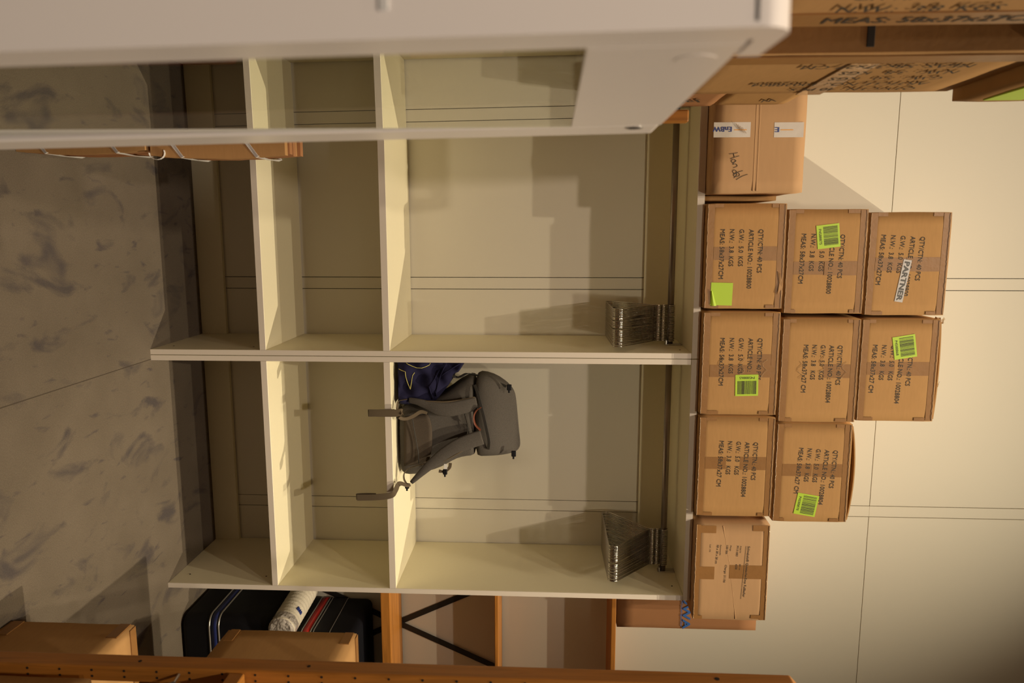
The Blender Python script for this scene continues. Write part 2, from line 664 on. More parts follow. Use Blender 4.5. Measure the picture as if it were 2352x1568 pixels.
def strip_front(x0, x1, z0, z1, yf, name, m_, par, lift=.0022, wob=.0012, n=10):
    lift, wob = .0004 + (lift - .0022) * .25, 0
    """tape lying on the front face (facing -y), a little crinkled, with a thin edge"""
    sd = random.random() * 50
    bm = bmesh.new()
    g = []
    mm = 4
    for i in range(n + 1):
        row = []
        for j in range(mm + 1):
            x = x0 + (x1 - x0) * i / n
            z = z0 + (z1 - z0) * j / mm
            row.append(bm.verts.new((x, yf - lift - wob * abs(noise.noise(Vector((x * 40 + sd, z * 40, sd)))), z)))
        g.append(row)
    for i in range(n):
        for j in range(mm):
            bm.faces.new((g[i][j], g[i + 1][j], g[i + 1][j + 1], g[i][j + 1]))
    return obj(name, bm, m_, par)


PRINT_A = ['QTY/CTN: 40 PCS', 'ARTICLE NO.: 10028800', 'G.W.:  5.0  KGS', 'N.W.:  3.8  KGS', 'MEAS: 58x37x27CM']
PRINT_B = ['QTY/CTN.: 40 PCS', 'ARTICLE NO.: 10028804', 'G.W.:  5.0   KGS', 'N.W.:  3.8   KGS', 'MEAS: 58x37x27 CM']
WID = [.147, .201, .125, .125, .168]
YF = -.04


def label_barcode(c, code, rot, par, s=.079):
    """bright green square shipping label with a barcode, centred at c"""
    lb = obj('shipping_label', place(*rects([(-s / 2, s / 2, -s / 2 * .96, s / 2 * .96)]), c, EX, EZ, rot, .0013), M['green'], par)
    rs = []
    x = -s * .42
    rnd = random.Random(code)
    while x < s * .40:
        wd = rnd.choice([.0007, .0007, .0013, .002])
        rs.append((x, x + wd, -s * .20, s * .40))
        x += wd + rnd.choice([.0007, .0011, .0016])
    b = obj('barcode', place(*rects(rs), c, EX, EZ, rot, .0016), M['ink'], lb)
    V, F = textmesh([(code, -s * .34, -s * .39, .0085, s * .66)], .005)
    obj('label_number', place(V, F, c, EX, EZ, rot, .0016), M['ink'], lb)
    return lb


def sheet_flap(x0, x1, y0, y1, z, rise, par, n=12, name='top_flap', mt='card'):
    """a bowed flap of cardboard standing proud of the carton's top"""
    bm = bmesh.new()
    g = []
    for i in range(n + 1):
        t = i / n
        zz = z + rise * math.sin(PI * t) ** .8 + .001
        g.append([bm.verts.new((x0 + (x1 - x0) * t, y, zz + dz)) for y, dz in ((y0, 0), (y1, 0), (y1, .004), (y0, .004))])
    for i in range(n):
        for k in range(4):
            bm.faces.new((g[i][k], g[i + 1][k], g[i + 1][(k + 1) % 4], g[i][(k + 1) % 4]))
    bm.faces.new(g[0])
    bm.faces.new(g[-1][::-1])
    bmesh.ops.recalc_face_normals(bm, faces=bm.faces)
    return obj(name, bm, M[mt], par)


def carton(px, label, var, z0, z1, start, base, tabs, rot=0, pitch=None, flap=0, seed=0, clear=False, back=.422, depth_yf=YF):
    v0, u0, v1, u1 = px
    yf = depth_yf
    vm, um = (v0 + v1) / 2, (u0 + u1) / 2
    x0, x1 = at(vm, u0, yf).x, at(vm, u1, yf).x
    e = empty('shipping_carton', ((x0 + x1) / 2, (yf + back) / 2, z0), label, 'carton', 'taped shipping cartons stacked on the wardrobes')
    obj('carton_body', carton_body(x0, x1, yf, back, z0, z1, seed=seed), M['card'], e, True)
    # taped bottom and top edges
    strip_front(x0 + .004, x1 - .004, z0 + .004, z0 + .026, yf, 'packing_tape', M['tape'], e)
    strip_front(x0 + .004, x1 - .004, z1 - .028, z1 - .004, yf, 'packing_tape', M['tape'], e)
    xm = x0 + (x1 - x0) * tabs[2]
    if tabs[0]:
        strip_front(xm - .022, xm + .022, z0 + .027, z0 + tabs[0], yf, 'packing_tape', M['tape'], e, .0024)
    if tabs[1]:
        strip_front(xm - .024, xm + .024, z1 - tabs[1], z1 - .029, yf, 'packing_tape', M['tape'], e, .0024)
    # corner folds of tape
    for xx, sg in ((x0 + .003, 1), (x1 - .003, -1)):
        for zz, L_ in ((z0 + .026, random.uniform(.015, .04)), (z1 - .03, -random.uniform(.015, .04))):
            a_, b_ = sorted((xx, xx + sg * .012))
            c_, d_ = sorted((zz, zz + L_))
            strip_front(a_, b_, c_, d_, yf, 'packing_tape', M['tape'], e, .0030, .0016, 6)
    # crinkled clear tape on bottom and top edge, glints painted as pale ridges
    for zz in (z0 + .004, z1 - .008):
        pts = [(x0 + .004 + (x1 - x0 - .008) * k / 40, yf - .0012 - random.uniform(0, .0008), zz + random.uniform(-.0011, .0011)) for k in range(41)]
        obj('tape_crinkle', tube(pts, .0008, 5), M['glint'], e)
    if clear:
        # crumpled transparent tape across the middle, its glints painted as pale zigzags
        for k in range(3):
            cx_, cz_ = xm + random.uniform(-.04, .04), z0 + (z1 - z0) * (.25 + .28 * k)
            pp = [Vector((cx_ - .03 + .012 * j, yf - .0016 - .0012 * (j % 2), cz_ + .010 * math.sin(j * 1.9 + k))) for j in range(6)]
            obj('tape_crinkle', tube(pp, .0005, 4), M['glint'], e)
    # printing
    lines = PRINT_A if var == 'A' else PRINT_B
    org = at(base, start, yf)
    p_ = pitch or .0322
    wid = WID if var == 'A' else [.139, .203, .122, .122, .168]
    items = [(lines[k], 0, p_ * (4 - k), .0155, wid[k]) for k in range(5)]
    V, F = textmesh(items, .007)
    obj('printed_text', place(V, F, (org.x, yf, org.z), EX, EZ, rot, .0009), M['ink'], e)
    if flap:
        sheet_flap(x0 + .01, x1 - .01, yf + .003, back - .2, z1 - .004, flap, e)
    return e, (x0, x1, yf)


Z1, Z2, Z3, Z4 = 2.0015, 2.272, 2.543, 2.812
c1, _ = carton((1622, 466, 1800, 710), 'taped carton with a blank green square sticker at its lower right corner', 'A', Z1, Z2 - .002, 526.5, 1655, (.083, .085, .47), seed=1)
sq = place(*rects([(-.039, .039, -.037, .037)]), at(1657, 675, YF), EX, EZ, -.02, .0013)
s_ = obj('blank_sticker', sq, M['green'], c1)
obj('curled_corner', patch(0, 1, 0, 1, lambda a, b: at(1632 + a * (4 + 9 * b), 668 + b * 34, YF) + Vector((0, -.0025 - .004 * math.sin(a * PI), 0)), 4, 6), M['green'], s_)
# torn cardboard splinter on its right
bm = bmesh.new()
tp = [at(1786, 623, YF - .002), at(1793, 628, YF - .005), at(1797, 660, YF - .004), at(1786, 676, YF - .006), at(1790, 650, YF - .003)]
bm.faces.new([bm.verts.new(p) for p in tp])
r_ = bmesh.ops.extrude_face_region(bm, geom=bm.faces[:])
for v in r_['geom']:
    if isinstance(v, bmesh.types.BMVert):
        v.co.y += .003
obj('torn_edge', bm, M['card_pale'], c1)

c2, _ = carton((1617, 716, 1787, 953), 'taped carton above the joint of the wardrobes, green barcode label turned sideways', 'A', Z1, Z2 - .003, 776, 1655, (.0, .10, .47), seed=2, clear=True)
strip_front(at(1700, 838, YF).x, at(1700, 866, YF).x, Z1 + .03, Z2 - .03, YF, 'packing_tape', M['tape'], c2, .0023, .002, 8)
label_barcode(at(1715, 884.5, YF), 'P4588865', -PI / 2 + .03, c2)

c3, _ = carton((1605, 957, 1783, 1186), 'taped carton without any sticker in the bottom row, beside the darker end carton', 'B', Z1, Z2 - .001, 1012, 1653, (.10, .12, .46), pitch=.030, seed=3, rot=-.03)
c4, _ = carton((1807, 479, 1985, 721), 'taped middle row carton with a tilted green barcode label over its upper text', 'A', Z2, Z3 - .003, 536.6, 1842, (.13, .14, .56), seed=4, rot=-.02)
label_barcode(at(1902.6, 542.3, YF), 'P4588875', .12, c4)
c5, _ = carton((1797, 731, 1973, 970), 'taped carton without sticker in the centre of the middle row, crumpled clear tape', 'B', Z2 + .001, Z3 - .002, 791.6, 1847, (.0, .12, .5), pitch=.029, seed=5, clear=True, rot=-.01)
c6, _ = carton((1783, 972, 1956, 1199), 'taped carton with bulging open top flap and green barcode label at lower right', 'B', Z2 + .001, Z3 - .006, 1028, 1836, (.13, .13, .47), pitch=.0300, seed=6, rot=-.06, flap=.016)
label_barcode(at(1851.7, 1158.8, YF), 'P4588878', -.16, c6)
c7, _ = carton((1992, 486, 2167, 725), 'topmost taped carton on the left with a grey PARTNER sticker', 'A', Z3, Z4, 539, 2025, (.13, .14, .5), seed=7, rot=-.05)
pc = at(2074, 645, YF)
ps = obj('partner_sticker', place(*rects([(-.072, .072, -.0135, .0135)]), pc, EX, EZ, -.145, .0013), M['sticker'], c7)
obj('sticker_text', place(*textmesh([('PARTNER', -.066, -.0085, .017, .131)], .03), pc, EX, EZ, -.145, .0016), M['inkgrey'], ps)
c8, _ = carton((1972, 732, 2143, 968), 'topmost taped carton on the right with a crushed upper corner and green barcode label', 'B', Z3 - .002, Z4 - .006, 791.6, 2006, (.12, .13, .48), pitch=.0305, seed=8, rot=-.03, flap=.006)
label_barcode(at(2077.8, 796.5, YF), 'P4588868', .17, c8)
# loose crumpled tape ends standing off the top
for cc, v_, u_ in ((c8, 2150, 880), (c7, 2160, 735)):
    p = at(v_, u_, -.03)
    pts = [p + Vector((random.uniform(-.012, .012), random.uniform(-.01, .01), -.016 + .005 * k)) for k in range(7)]
    obj('loose_tape', ribbon(pts, .014, (1, .3, 0), .0008), M['cleartape'], cc)

# the end carton with the duck print
v0, u0, v1, u1 = 1597, 1203, 1766, 1424
gx0, gx1 = at(1680, u0, -.05).x, at(1680, u1, -.05).x
g = empty('shipping_carton', ((gx0 + gx1) / 2, .18, Z1), 'darker carton at the right end of the bottom row with underlined German print', 'carton', 'taped shipping cartons stacked on the wardrobes')
obj('carton_body', carton_body(gx0, gx1, -.05, .422, Z1, Z1 + .268, seed=11), M['card_pale'], g, True)
zt = Z1 + .268
strip_front(gx0 + .004, gx1 - .004, Z1 + .004, Z1 + .02, -.05, 'packing_tape', M['tape'], g)
strip_front(gx0 + .004, gx1 - .004, zt - .024, zt - .004, -.05, 'packing_tape', M['tape'], g)
for a_, b_, c_, d_ in ((1600, 1645, 1206, 1224), (1730, 1766, 1206, 1220), (1598, 1640, 1300, 1330), (1676, 1760, 1297, 1330), (1590, 1612, 1412, 1421), (1724, 1752, 1412, 1421)):
    p, q = at(a_, c_, -.05), at(b_, d_, -.05)
    strip_front(max(p.x, gx0 + .003), min(q.x, gx1 - .003), max(p.z, Z1 + .004), min(q.z, zt - .004), -.05, 'packing_tape', M['tape'], g, .0028, .002, 8)
for zz in (Z1 + .004, zt - .006):
    pts = [(gx0 + .004 + (gx1 - gx0 - .008) * k / 40, -.0512 - random.uniform(0, .0008), zz + random.uniform(-.0011, .0011)) for k in range(41)]
    obj('tape_crinkle', tube(pts, .0008, 5), M['glint'], g)  # pale ridge lines carry the tape's glints in their colour
obj('crease', tube([at(1661, 1207, -.0489), at(1676, 1300, -.0489), at(1689, 1421, -.0489)], .0016, 5), M['card_pale'], g)
bz = at(1716, 1254, -.05)
gt = []
for s, v_, u_, h_, wd in (('Schnabels\u00ae Quietsche-Ente Fu\u00dfballer', 1719, 1254, .0085, .196), ('Artikel Nr.', 1702, 1254, .0045, .028), ('M131083', 1694, 1254, .007, .040), ('Bill Lot', 1702, 1296, .0045, .022), ('4258', 1693, 1296, .007, .020), ('Menge', 1679, 1254, .0045, .021), ('100 Stk', 1670, 1254, .007, .034), ('Charge: 31106', 1669, 1299, .007, .068), ('Kartonma\u00dfe', 1656, 1254, .0045, .039), ('58 x 38 x 28 cm', 1648, 1254, .0075, .072), ('Lief. 170', 1632, 1254, .004, .028)):
    p = at(v_, u_, -.05)
    gt.append((s, p.x - bz.x, p.z - bz.z - .002, h_, wd))
V, F = textmesh(gt, .008)
b0 = len(V)
V += [(0, -.004, 0), (.204, -.004, 0), (.204, -.0028, 0), (0, -.0028, 0)]
F.append([b0, b0 + 1, b0 + 2, b0 + 3])
obj('printed_text', place(V, F, bz, EX, EZ, -.05, .0009), M['ink'], g)

# the carton with handwriting
YH = -.10
hx0, hx1 = at(1730, 195, YH).x, at(1730, 443, YH).x
hz1 = at(1846, 400, YH).z
h = empty('shipping_carton', ((hx0 + hx1) / 2, .1, Z1), 'large pale carton with handwriting and white printed tape, leftmost on the wardrobes', 'carton')
obj('carton_body', carton_body(hx0, hx1, YH, .42, Z1, hz1, .005, .002, 21), M['card_pale'], h, True)
for vv_ in (1736, 1744):
    za = at(vv_, 300, YH).z
    obj('flap_edge', boxbm(hx0 + .006, hx1 - .006, YH - .0008, YH + .002, za - .0022, za + .0022, .0007, 1), M['card_pale'], h)
for a_, b_ in ((1640, 1723), (1779, 1845)):
    p, q = at(a_, 281, YH), at(b_, 315, YH)
    tp_ = strip_front(p.x, q.x, p.z, q.z, YH, 'printed_tape', M['whitetape'], h, .003, .0005)
    if a_ == 1640:
        o0 = at(1681, 291, YH)
        V, F = textmesh([('EnBW', 0, 0, .0155, .060)], .02)
        obj('tape_text', place(V, F, o0, EX, EZ, -PI / 2, .0013), M['blueink'], tp_)
        o1 = at(1715, 298, YH)
        obj('tape_line', place(*rects([(0, .040, -.0012, .0012)]), o1, EX, EZ, -PI / 2, .0013), M['orange'], tp_)
        for k in range(4):
            pp = at(1690 + 5 * k, 283 + 3 * k, YH - .005)
            qq = at(1702 + 4 * k, 300 + 2 * k, YH - .005)
            obj('tape_crinkle', tube([pp, (pp + qq) / 2 + Vector((.001, -.001, 0)), qq], .0007, 4), M['cleartape'], tp_)
    else:
        V, F = textmesh([('E', 0, 0, .0155, .0125), ('n', .085, 0, .0155, .012)], .02)
        o0 = at(1790, 292, YH)
        obj('tape_text', place([(v_[0] if i >= 0 else 0, v_[1], v_[2]) for i, v_ in enumerate(V) if True], F, at(1790, 292, YH), EX, EZ, -PI / 2, .0013) if False else place(*textmesh([('E', 0, 0, .0155, .0125)], .02), o0, EX, EZ, -PI / 2, .0013), M['blueink'], tp_)
        obj('tape_line', place(*rects([(0, .040, -.0012, .0012)]), at(1822, 298, YH), EX, EZ, -PI / 2, .0013), M['orange'], tp_)


def crop5(l):
    return [at(1500 + x / 4.7525, 150 + y / 4.7525, YH - .0008) for x, y in l]


hand = [[(835, 968), (875, 962), (925, 953)], [(845, 1020), (890, 1003), (942, 988)], [(878, 962), (884, 985), (888, 1005)],
        [(905, 1040), (890, 1028), (865, 1030), (856, 1048), (872, 1062), (900, 1050), (907, 1038), (880, 1066), (872, 1078)],
        [(872, 1082), (900, 1076), (915, 1085), (918, 1100), (900, 1110), (878, 1118)],
        [(905, 1150), (885, 1140), (870, 1158), (885, 1178), (908, 1168), (912, 1152)], [(980, 1150), (935, 1163), (880, 1185)],
        [(908, 1180), (925, 1172), (943, 1185), (940, 1205), (905, 1215), (885, 1208), (880, 1195), (905, 1180), (915, 1195), (884, 1230)],
        [(1033, 1190), (970, 1212), (910, 1248)]]
bm = bmesh.new()
for st in hand:
    tube(smoothpts(crop5(st), 4), .0009, 5, bm)
obj('handwriting', bm, M['pen'], h)
# carton behind it
p0, p1 = at(1620, 455, .1), at(1783, 461, .1)
b_ = empty('shipping_carton', (-.72, .25, Z1), 'low plain carton half hidden behind the large handwritten one', 'carton')
obj('carton_body', carton_body(hx0 + .05, at(1700, 459, .06).x, .0, .0 + .001, Z1, Z1 + .001, .0001, 0, 30, 1) if False else carton_body(hx1 + .002, at(1700, 461, .06).x, .06, .42, Z1, at(1783, 458, .06).z, .003, .001, 31), M['card'], b_, True)

# ================================================================== BACKPACK
bk = empty('backpack', (.36, .2, S2[1]), 'grey fabric backpack leaning on the upper shelf of the right wardrobe, straps hanging down', 'backpack')
rings = [(915, 950, 1088, .085, .13), (922, 932, 1098, .075, .16), (945, 928, 1101, .07, .175), (975, 925, 1093, .075, .18), (1010, 912, 1082, .085, .18),
         (1035, 895, 1066, .09, .175), (1055, 878, 1058, .095, .17), (1080, 866, 1055, .10, .165), (1092, 864, 1054, .105, .16)]
rings2 = [(1088, 866, 1056, .104, .160), (1098, 860, 1057, .094, .172), (1130, 868, 1055, .100, .165), (1158, 880, 1050, .135, .115), (1174, 892, 1044, .158, .070), (1181, 901, 1040, .170, .040), (1185, 912, 1037, .176, .026), (1189, 955, 1034, .180, .018), (1193, 1000, 1028, .182, .012), (1195, 1012, 1022, .183, .006)]


def loft(rs, name, mt, zmin=None):
    bm = bmesh.new()
    L_ = []
    n = 36
    for (v_, a, b, yf, dp) in rs:
        p, q = at(v_, a, yf), at(v_, b, yf)
        cx, cz, hw = (p.x + q.x) / 2, (p.z + q.z) / 2, (q.x - p.x) / 2
        if zmin:
            cz = max(cz, zmin)
        ring = []
        for k in range(n):
            t = 2 * PI * k / n
            c, s = math.cos(t), math.sin(t)
            ex = .55
            x = cx + hw * math.copysign(abs(c) ** ex, c)
            y = yf + dp / 2 + dp / 2 * math.copysign(abs(s) ** ex, s)
            w_ = noise.noise(Vector((x * 16, y * 16, cz * 16))) * .006
            ring.append(bm.verts.new((x + w_ * c, y + w_ * s, cz)))
        L_.append(ring)
    for i in range(len(L_) - 1):
        for k in range(n):
            bm.faces.new((L_[i][k], L_[i][(k + 1) % n], L_[i + 1][(k + 1) % n], L_[i + 1][k]))
    bm.faces.new(L_[0][::-1])
    bm.faces.new(L_[-1])
    o = obj(name, bm, mt, bk, True)
    md = o.modifiers.new('s', 'SUBSURF')
    md.levels = md.render_levels = 1
    return o


loft(rings, 'main_body', M['grey'], S2[1] + .002)
loft(rings2, 'roll_top', M['grey'])


def bp(l, y):
    """points given on an enlargement of the backpack"""
    return [at(780 + x / 4.126, 800 + yy / 4.126, y if not isinstance(y, list) else y[i]) for i, (x, yy) in enumerate(l)]


# lower pocket panel, slightly proud
pk = patch(0, 1, 0, 1, lambda a, b: at(928 + (64 - 10 * abs(2 * b - 1) ** 3) * a, 958 + 112 * b - 6 * a, .066 - .008 * math.sin(PI * b) + .006 * a), 8, 12)
bm = bmesh.new()
vv = [bm.verts.new(p) for p in pk[0]]
for f_ in pk[2]:
    bm.faces.new([vv[i] for i in f_])
r_ = bmesh.ops.extrude_face_region(bm, geom=bm.faces[:])
for v in r_['geom']:
    if isinstance(v, bmesh.types.BMVert):
        v.co.y += .012
bmesh.ops.recalc_face_normals(bm, faces=bm.faces)
obj('front_pocket', bm, M['greydark'], bk, True)
z_ = smoothpts(bp([(690, 665), (705, 760), (725, 870), (745, 985), (748, 1090)], .052), 4)
obj('pocket_seam', tube(z_, .0018, 5), M['zip'], bk)
z_ = smoothpts(bp([(1280, 345), (1320, 470), (1360, 620), (1392, 760), (1415, 880), (1408, 955)], [.11, .088, .082, .082, .088, .105]), 5)
obj('zipper', ribbon(z_, .011, (0, 0, 1), .003), M['zip'], bk)
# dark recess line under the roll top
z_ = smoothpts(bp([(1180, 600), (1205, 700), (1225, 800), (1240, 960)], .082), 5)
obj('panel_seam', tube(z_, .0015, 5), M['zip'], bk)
XW = Vector((1, 0, .1))
a_ = smoothpts(bp([(1300, 520), (1200, 545), (1050, 575), (930, 568), (830, 535), (740, 505), (660, 490)], [.075, .062, .050, .045, .045, .045, .05]), 5)
obj('shoulder_strap', ribbon(a_, lerpn([.050, .052, .055, .050, .034, .024, .020], 5, len(a_)), (1, 0, 0), .011), M['grey'], bk, True)
e_ = smoothpts(bp([(1280, 462), (1150, 488), (1000, 505), (850, 500), (700, 498)], [.072, .06, .046, .042, .045]), 5)
obj('strap_piping', tube(e_, .0028, 6), M['webbing'], bk, True)
a_ = smoothpts(bp([(1350, 840), (1230, 880), (1110, 930), (980, 1010), (880, 1085), (790, 1165), (680, 1270)], [.075, .062, .052, .045, .04, .035, .03]), 5)
wd_ = [Vector((.75, 0, .65))] * len(a_)
obj('shoulder_strap', ribbon(a_, lerpn([.056, .056, .054, .048, .038, .028, .014], 5, len(a_)), wd_, .011), M['grey'], bk, True)
e_ = smoothpts(bp([(1355, 888), (1230, 935), (1110, 1000), (1000, 1060), (880, 1115)], [.072, .058, .046, .042, .04]), 5)
obj('strap_piping', tube(e_, .0026, 6), M['webbing'], bk, True)
hd = smoothpts(bp([(1340, 560), (1300, 585), (1275, 630), (1272, 680), (1290, 730), (1335, 775)], .062), 5)
obj('carry_handle', ribbon(hd, .013, (0, 1, .3), .004), M['leather'], bk)
# webbing of the left strap: loop, then the doubled end over the shelf's front edge
l1 = smoothpts(bp([(640, 480), (560, 500), (545, 560), (560, 590)], [.04, .03, .02, .012]), 5)
obj('webbing_strap', ribbon(l1, .017, (0, 1, .2), .002), M['webbing'], bk)
l2 = smoothpts(bp([(830, 615), (770, 600), (700, 640), (640, 665), (590, 665), (560, 640), (590, 600), (540, 612), (430, 613), (340, 612), (278, 612)], [.045, .04, .03, .02, .008, -.008, -.014, -.018, -.022, -.024, -.024]), 5)
obj('webbing_strap', ribbon(l2, lerpn([.010, .014, .014, .012, .012, .014, .024, .027, .027, .027, .027], 5, len(l2)), (1, 0, 0), .0022), M['webbing'], bk)
l3 = bp([(278, 612), (272, 612), (276, 612), (400, 610), (520, 608)], [-.024, -.021, -.017, -.015, -.012])
obj('webbing_strap', ribbon(l3, .026, (1, 0, 0), .002), M['webbing'], bk)
l4 = smoothpts(bp([(670, 1290), (640, 1300), (590, 1280), (555, 1290), (530, 1345), (500, 1385), (430, 1402), (330, 1410), (230, 1412), (165, 1412)], [.03, .02, .008, -.004, -.012, -.020, -.024, -.026, -.026, -.026]), 5)
wdir = [Vector((1, 0, .5))] * (len(l4) // 3) + [Vector((1, 0, 0))] * (len(l4) - len(l4) // 3)
obj('webbing_strap', ribbon(l4, lerpn([.012, .012, .015, .020, .022, .023, .024, .024, .024, .024], 5, len(l4)), wdir, .0022), M['webbing'], bk)
l5 = smoothpts(bp([(165, 1412), (160, 1408), (170, 1400), (260, 1396), (345, 1398)], [-.026, -.020, -.012, -.010, -.012]), 4)
obj('webbing_strap', ribbon(l5, .022, (1, 0, 0), .002), M['webbing'], bk)
l6 = smoothpts(bp([(800, 1095), (720, 1115), (650, 1140), (612, 1185), (612, 1240), (640, 1290)], [.04, .04, .04, .038, .034, .03]), 5)
obj('webbing_strap', ribbon(l6, .012, (0, 1, .3), .002), M['webbing'], bk)
for cx_, cy_, s in ((1608, 372, .013), (1650, 1000, .013), (1000, 1172, .012), (640, 1305, .012)):
    p = bp([(cx_, cy_)], .12 if cx_ > 1500 else .05)[0]
    bmb = boxbm(p.x - s, p.x + s * .8, p.y - .004, p.y + .004, p.z - s * .7, p.z + s * .7, .003, 2)
    boxbm(p.x - s * .4, p.x + s * 1.5, p.y - .003, p.y + .003, p.z - s * .35, p.z + s * .2, .001, 1, bmb)
    obj('buckle', bmb, M['black'], bk)
s7 = smoothpts(bp([(1060, 258), (1130, 272), (1200, 240), (1260, 245), (1380, 275), (1580, 360)], [.12, .12, .13, .14, .15, .15]), 4)
obj('webbing_strap', ribbon(s7, .010, (0, 0, 1), .003), M['zip'], bk)
s8 = smoothpts(bp([(1050, 1085), (1040, 1130), (990, 1165), (940, 1160)], .05), 4)
obj('webbing_strap', ribbon(s8, .012, (0, 0, 1), .002), M['webbing'], bk)
q = bp([(1005, 1118)], .045)[0]
obj('care_label', boxbm(q.x - .010, q.x + .010, q.y - .001, q.y + .001, q.z - .006, q.z + .006), M['strap'], bk)

# ================================================================== NAVY SHIRT
sh = empty('folded_shirt', (.12, .2, S2[1]), 'navy blue shirt with yellow line print bunched between the backpack and the panel', 'shirt')
prof = [(913, 930), (930, 932), (960, 932), (985, 930), (1000, 922), (1009, 911), (1020, 898), (1033, 880), (1038, 862), (1052, 857), (1058, 846), (1064, 835)]
XS = .0225
bm = bmesh.new()
nv, nu = 34, 30
gf, gb = [], []
for i in range(nv + 1):
    s = i / nv
    v_ = 912 + (1064 - 912) * s
    for k in range(len(prof) - 1):
        if prof[k][0] <= v_ <= prof[k + 1][0] or k == len(prof) - 2:
            t = (v_ - prof[k][0]) / (prof[k + 1][0] - prof[k][0])
            ur = prof[k][1] + (prof[k + 1][1] - prof[k][1]) * max(0, min(1, t))
            if v_ <= prof[k + 1][0]:
                break
    rf, rb = [], []
    for j in range(nu + 1):
        tt = j / nu
        y = .045 + .05 * s
        pr_ = at(v_, ur, y)
        x = XS + (pr_.x - XS) * tt
        z = max(pr_.z, S2[1] + .003)
        fold = .010 * math.sin(x * 62 + z * 34) + .007 * math.sin(x * 38 - z * 92 + 1) + .006 * noise.noise(Vector((x * 22, 0, z * 22)))
        edge = .030 * (max(0, tt - .8) / .2) ** 2 + .02 * max(0, (.08 - tt) / .08)
        rf.append(bm.verts.new((x, y + fold * (1 - edge * 12) + edge, z)))
        rb.append(bm.verts.new((x, .20 + .04 * s, z)))
    gf.append(rf)
    gb.append(rb)
for i in range(nv):
    for j in range(nu):
        bm.faces.new((gf[i][j], gf[i][j + 1], gf[i + 1][j + 1], gf[i + 1][j]))
        bm.faces.new((gb[i][j], gb[i + 1][j], gb[i + 1][j + 1], gb[i][j + 1]))
    bm.faces.new((gf[i][nu], gb[i][nu], gb[i + 1][nu], gf[i + 1][nu]))
    bm.faces.new((gf[i][0], gf[i + 1][0], gb[i + 1][0], gb[i][0]))
for j in range(nu):
    bm.faces.new((gf[0][j], gb[0][j], gb[0][j + 1], gf[0][j + 1]))
    bm.faces.new((gf[nv][j], gf[nv][j + 1], gb[nv][j + 1], gb[nv][j]))
front = [(v.co.x, v.co.z, v.co.y) for r0 in gf for v in r0]
obj('shirt_cloth', bm, M['navy'], sh, True)


def on_shirt(x, yy):
    best = None
    v_, u_ = 900 + x / 11.2, 820 + yy / 11.2
    y = .07
    for _ in range(3):
        p = at(v_, u_, y)
        best = min(front, key=lambda q: (q[0] - p.x) ** 2 + (q[1] - p.z) ** 2)
        y = best[2] - .003
    return at(v_, u_, y)


for l in ([(180, 305), (265, 345), (345, 375), (350, 450), (370, 550), (405, 660), (475, 825)], [(475, 825), (500, 680), (515, 570), (535, 470), (585, 395)], [(370, 150), (420, 185), (530, 235), (640, 275), (770, 280), (870, 245), (960, 205), (990, 150)]):
    obj('yellow_print', tube([on_shirt(*q) for q in l], .0011, 5), M['yellow'], sh)
# curled hem and neck ribs
for l in ([(1400, 160), (1330, 300), (1250, 480), (1180, 720), (1140, 900), (1150, 1000), (1200, 990)], [(1750, 170), (1560, 280), (1400, 380), (1270, 480)], [(960, 760), (1000, 900), (1060, 1030), (1050, 1080)], [(1225, 330), (1100, 560), (960, 760)]):
    obj('shirt_hem', tube([on_shirt(*q) + Vector((0, -.002, 0)) for q in l], .0022, 6), M['navy'], sh, True)

# ================================================================== RIGHT BACK PINE SHELVES
sx0, sx1 = .925, 1.9
ps_ = empty('pine_shelving_unit', (1.4, .3, 0), 'pine shelving unit with black cross brace against the back wall, right of the wardrobes', 'shelving unit')
ps_.location = (1.4, .3, 0)
for z0, z1, dy in ((.780, .82, .2), (1.252, 1.268, .2), (1.728, 1.748, .2)):
    obj('shelf_board', boxbm(sx0, sx1, dy, .425, z0, z1, .003, 2), M['pine_x'], ps_)
for xx in (1.86,):
    for yy in (.2, .39):
        obj('upright_post', boxbm(xx + .045, xx + .077, yy, yy + .035, 0, 1.9, .003), M['pine_z'], ps_)
obj('upright_post', boxbm(sx0 + .001, sx0 + .012, .39, .424, .74, 1.8, .001), M['pine_z'], ps_)
for a, b in (((1.075, .427, 1.245), (1.487, .427, .36)), ((1.483, .4235, 1.245), (1.079, .4235, .36))):
    obj('cross_brace', ribbon([a, b], .026, Vector((b[2] - a[2], 0, a[0] - b[0])), .002), M['blackmetal'], ps_)
obj('brace_bolt', tube([(1.281, .421, .803), (1.281, .416, .803)], .006, 8), M['silver'], ps_)

# reddish carton on its top shelf
cx1 = 1.146
ow = empty('moving_carton', (1.04, .3, 1.749), 'tall reddish carton with blue lettering on the top pine shelf at the right', 'carton')
zt_ = 2.31
obj('carton_body', carton_body(.972, cx1, .2, .42, 1.7495, zt_, .004, .001, 41), M['card_red'], ow, True)
V, F = textmesh([('OWA', 0, 0, .030, .150)], .02)
p = at(1567, 1442, .2)
obj('printed_text', place([(x - .150, y, z) for x, y, z in V], F, p + Vector((-.001, 0, 0)), EX, EZ, 0, .003), M['bluelogo'], ow)
V, F = textmesh([('nen & Wasserspender', 0, 0, .0095, .160)], .01)
obj('printed_text', place([(x - .160, y, z) for x, y, z in V], F, at(1562, 1438, .2), EX, EZ, 0, .003), M['bluelogo'], ow)

# ================================================================== BLACK CASES AND WRAPPED ROLL


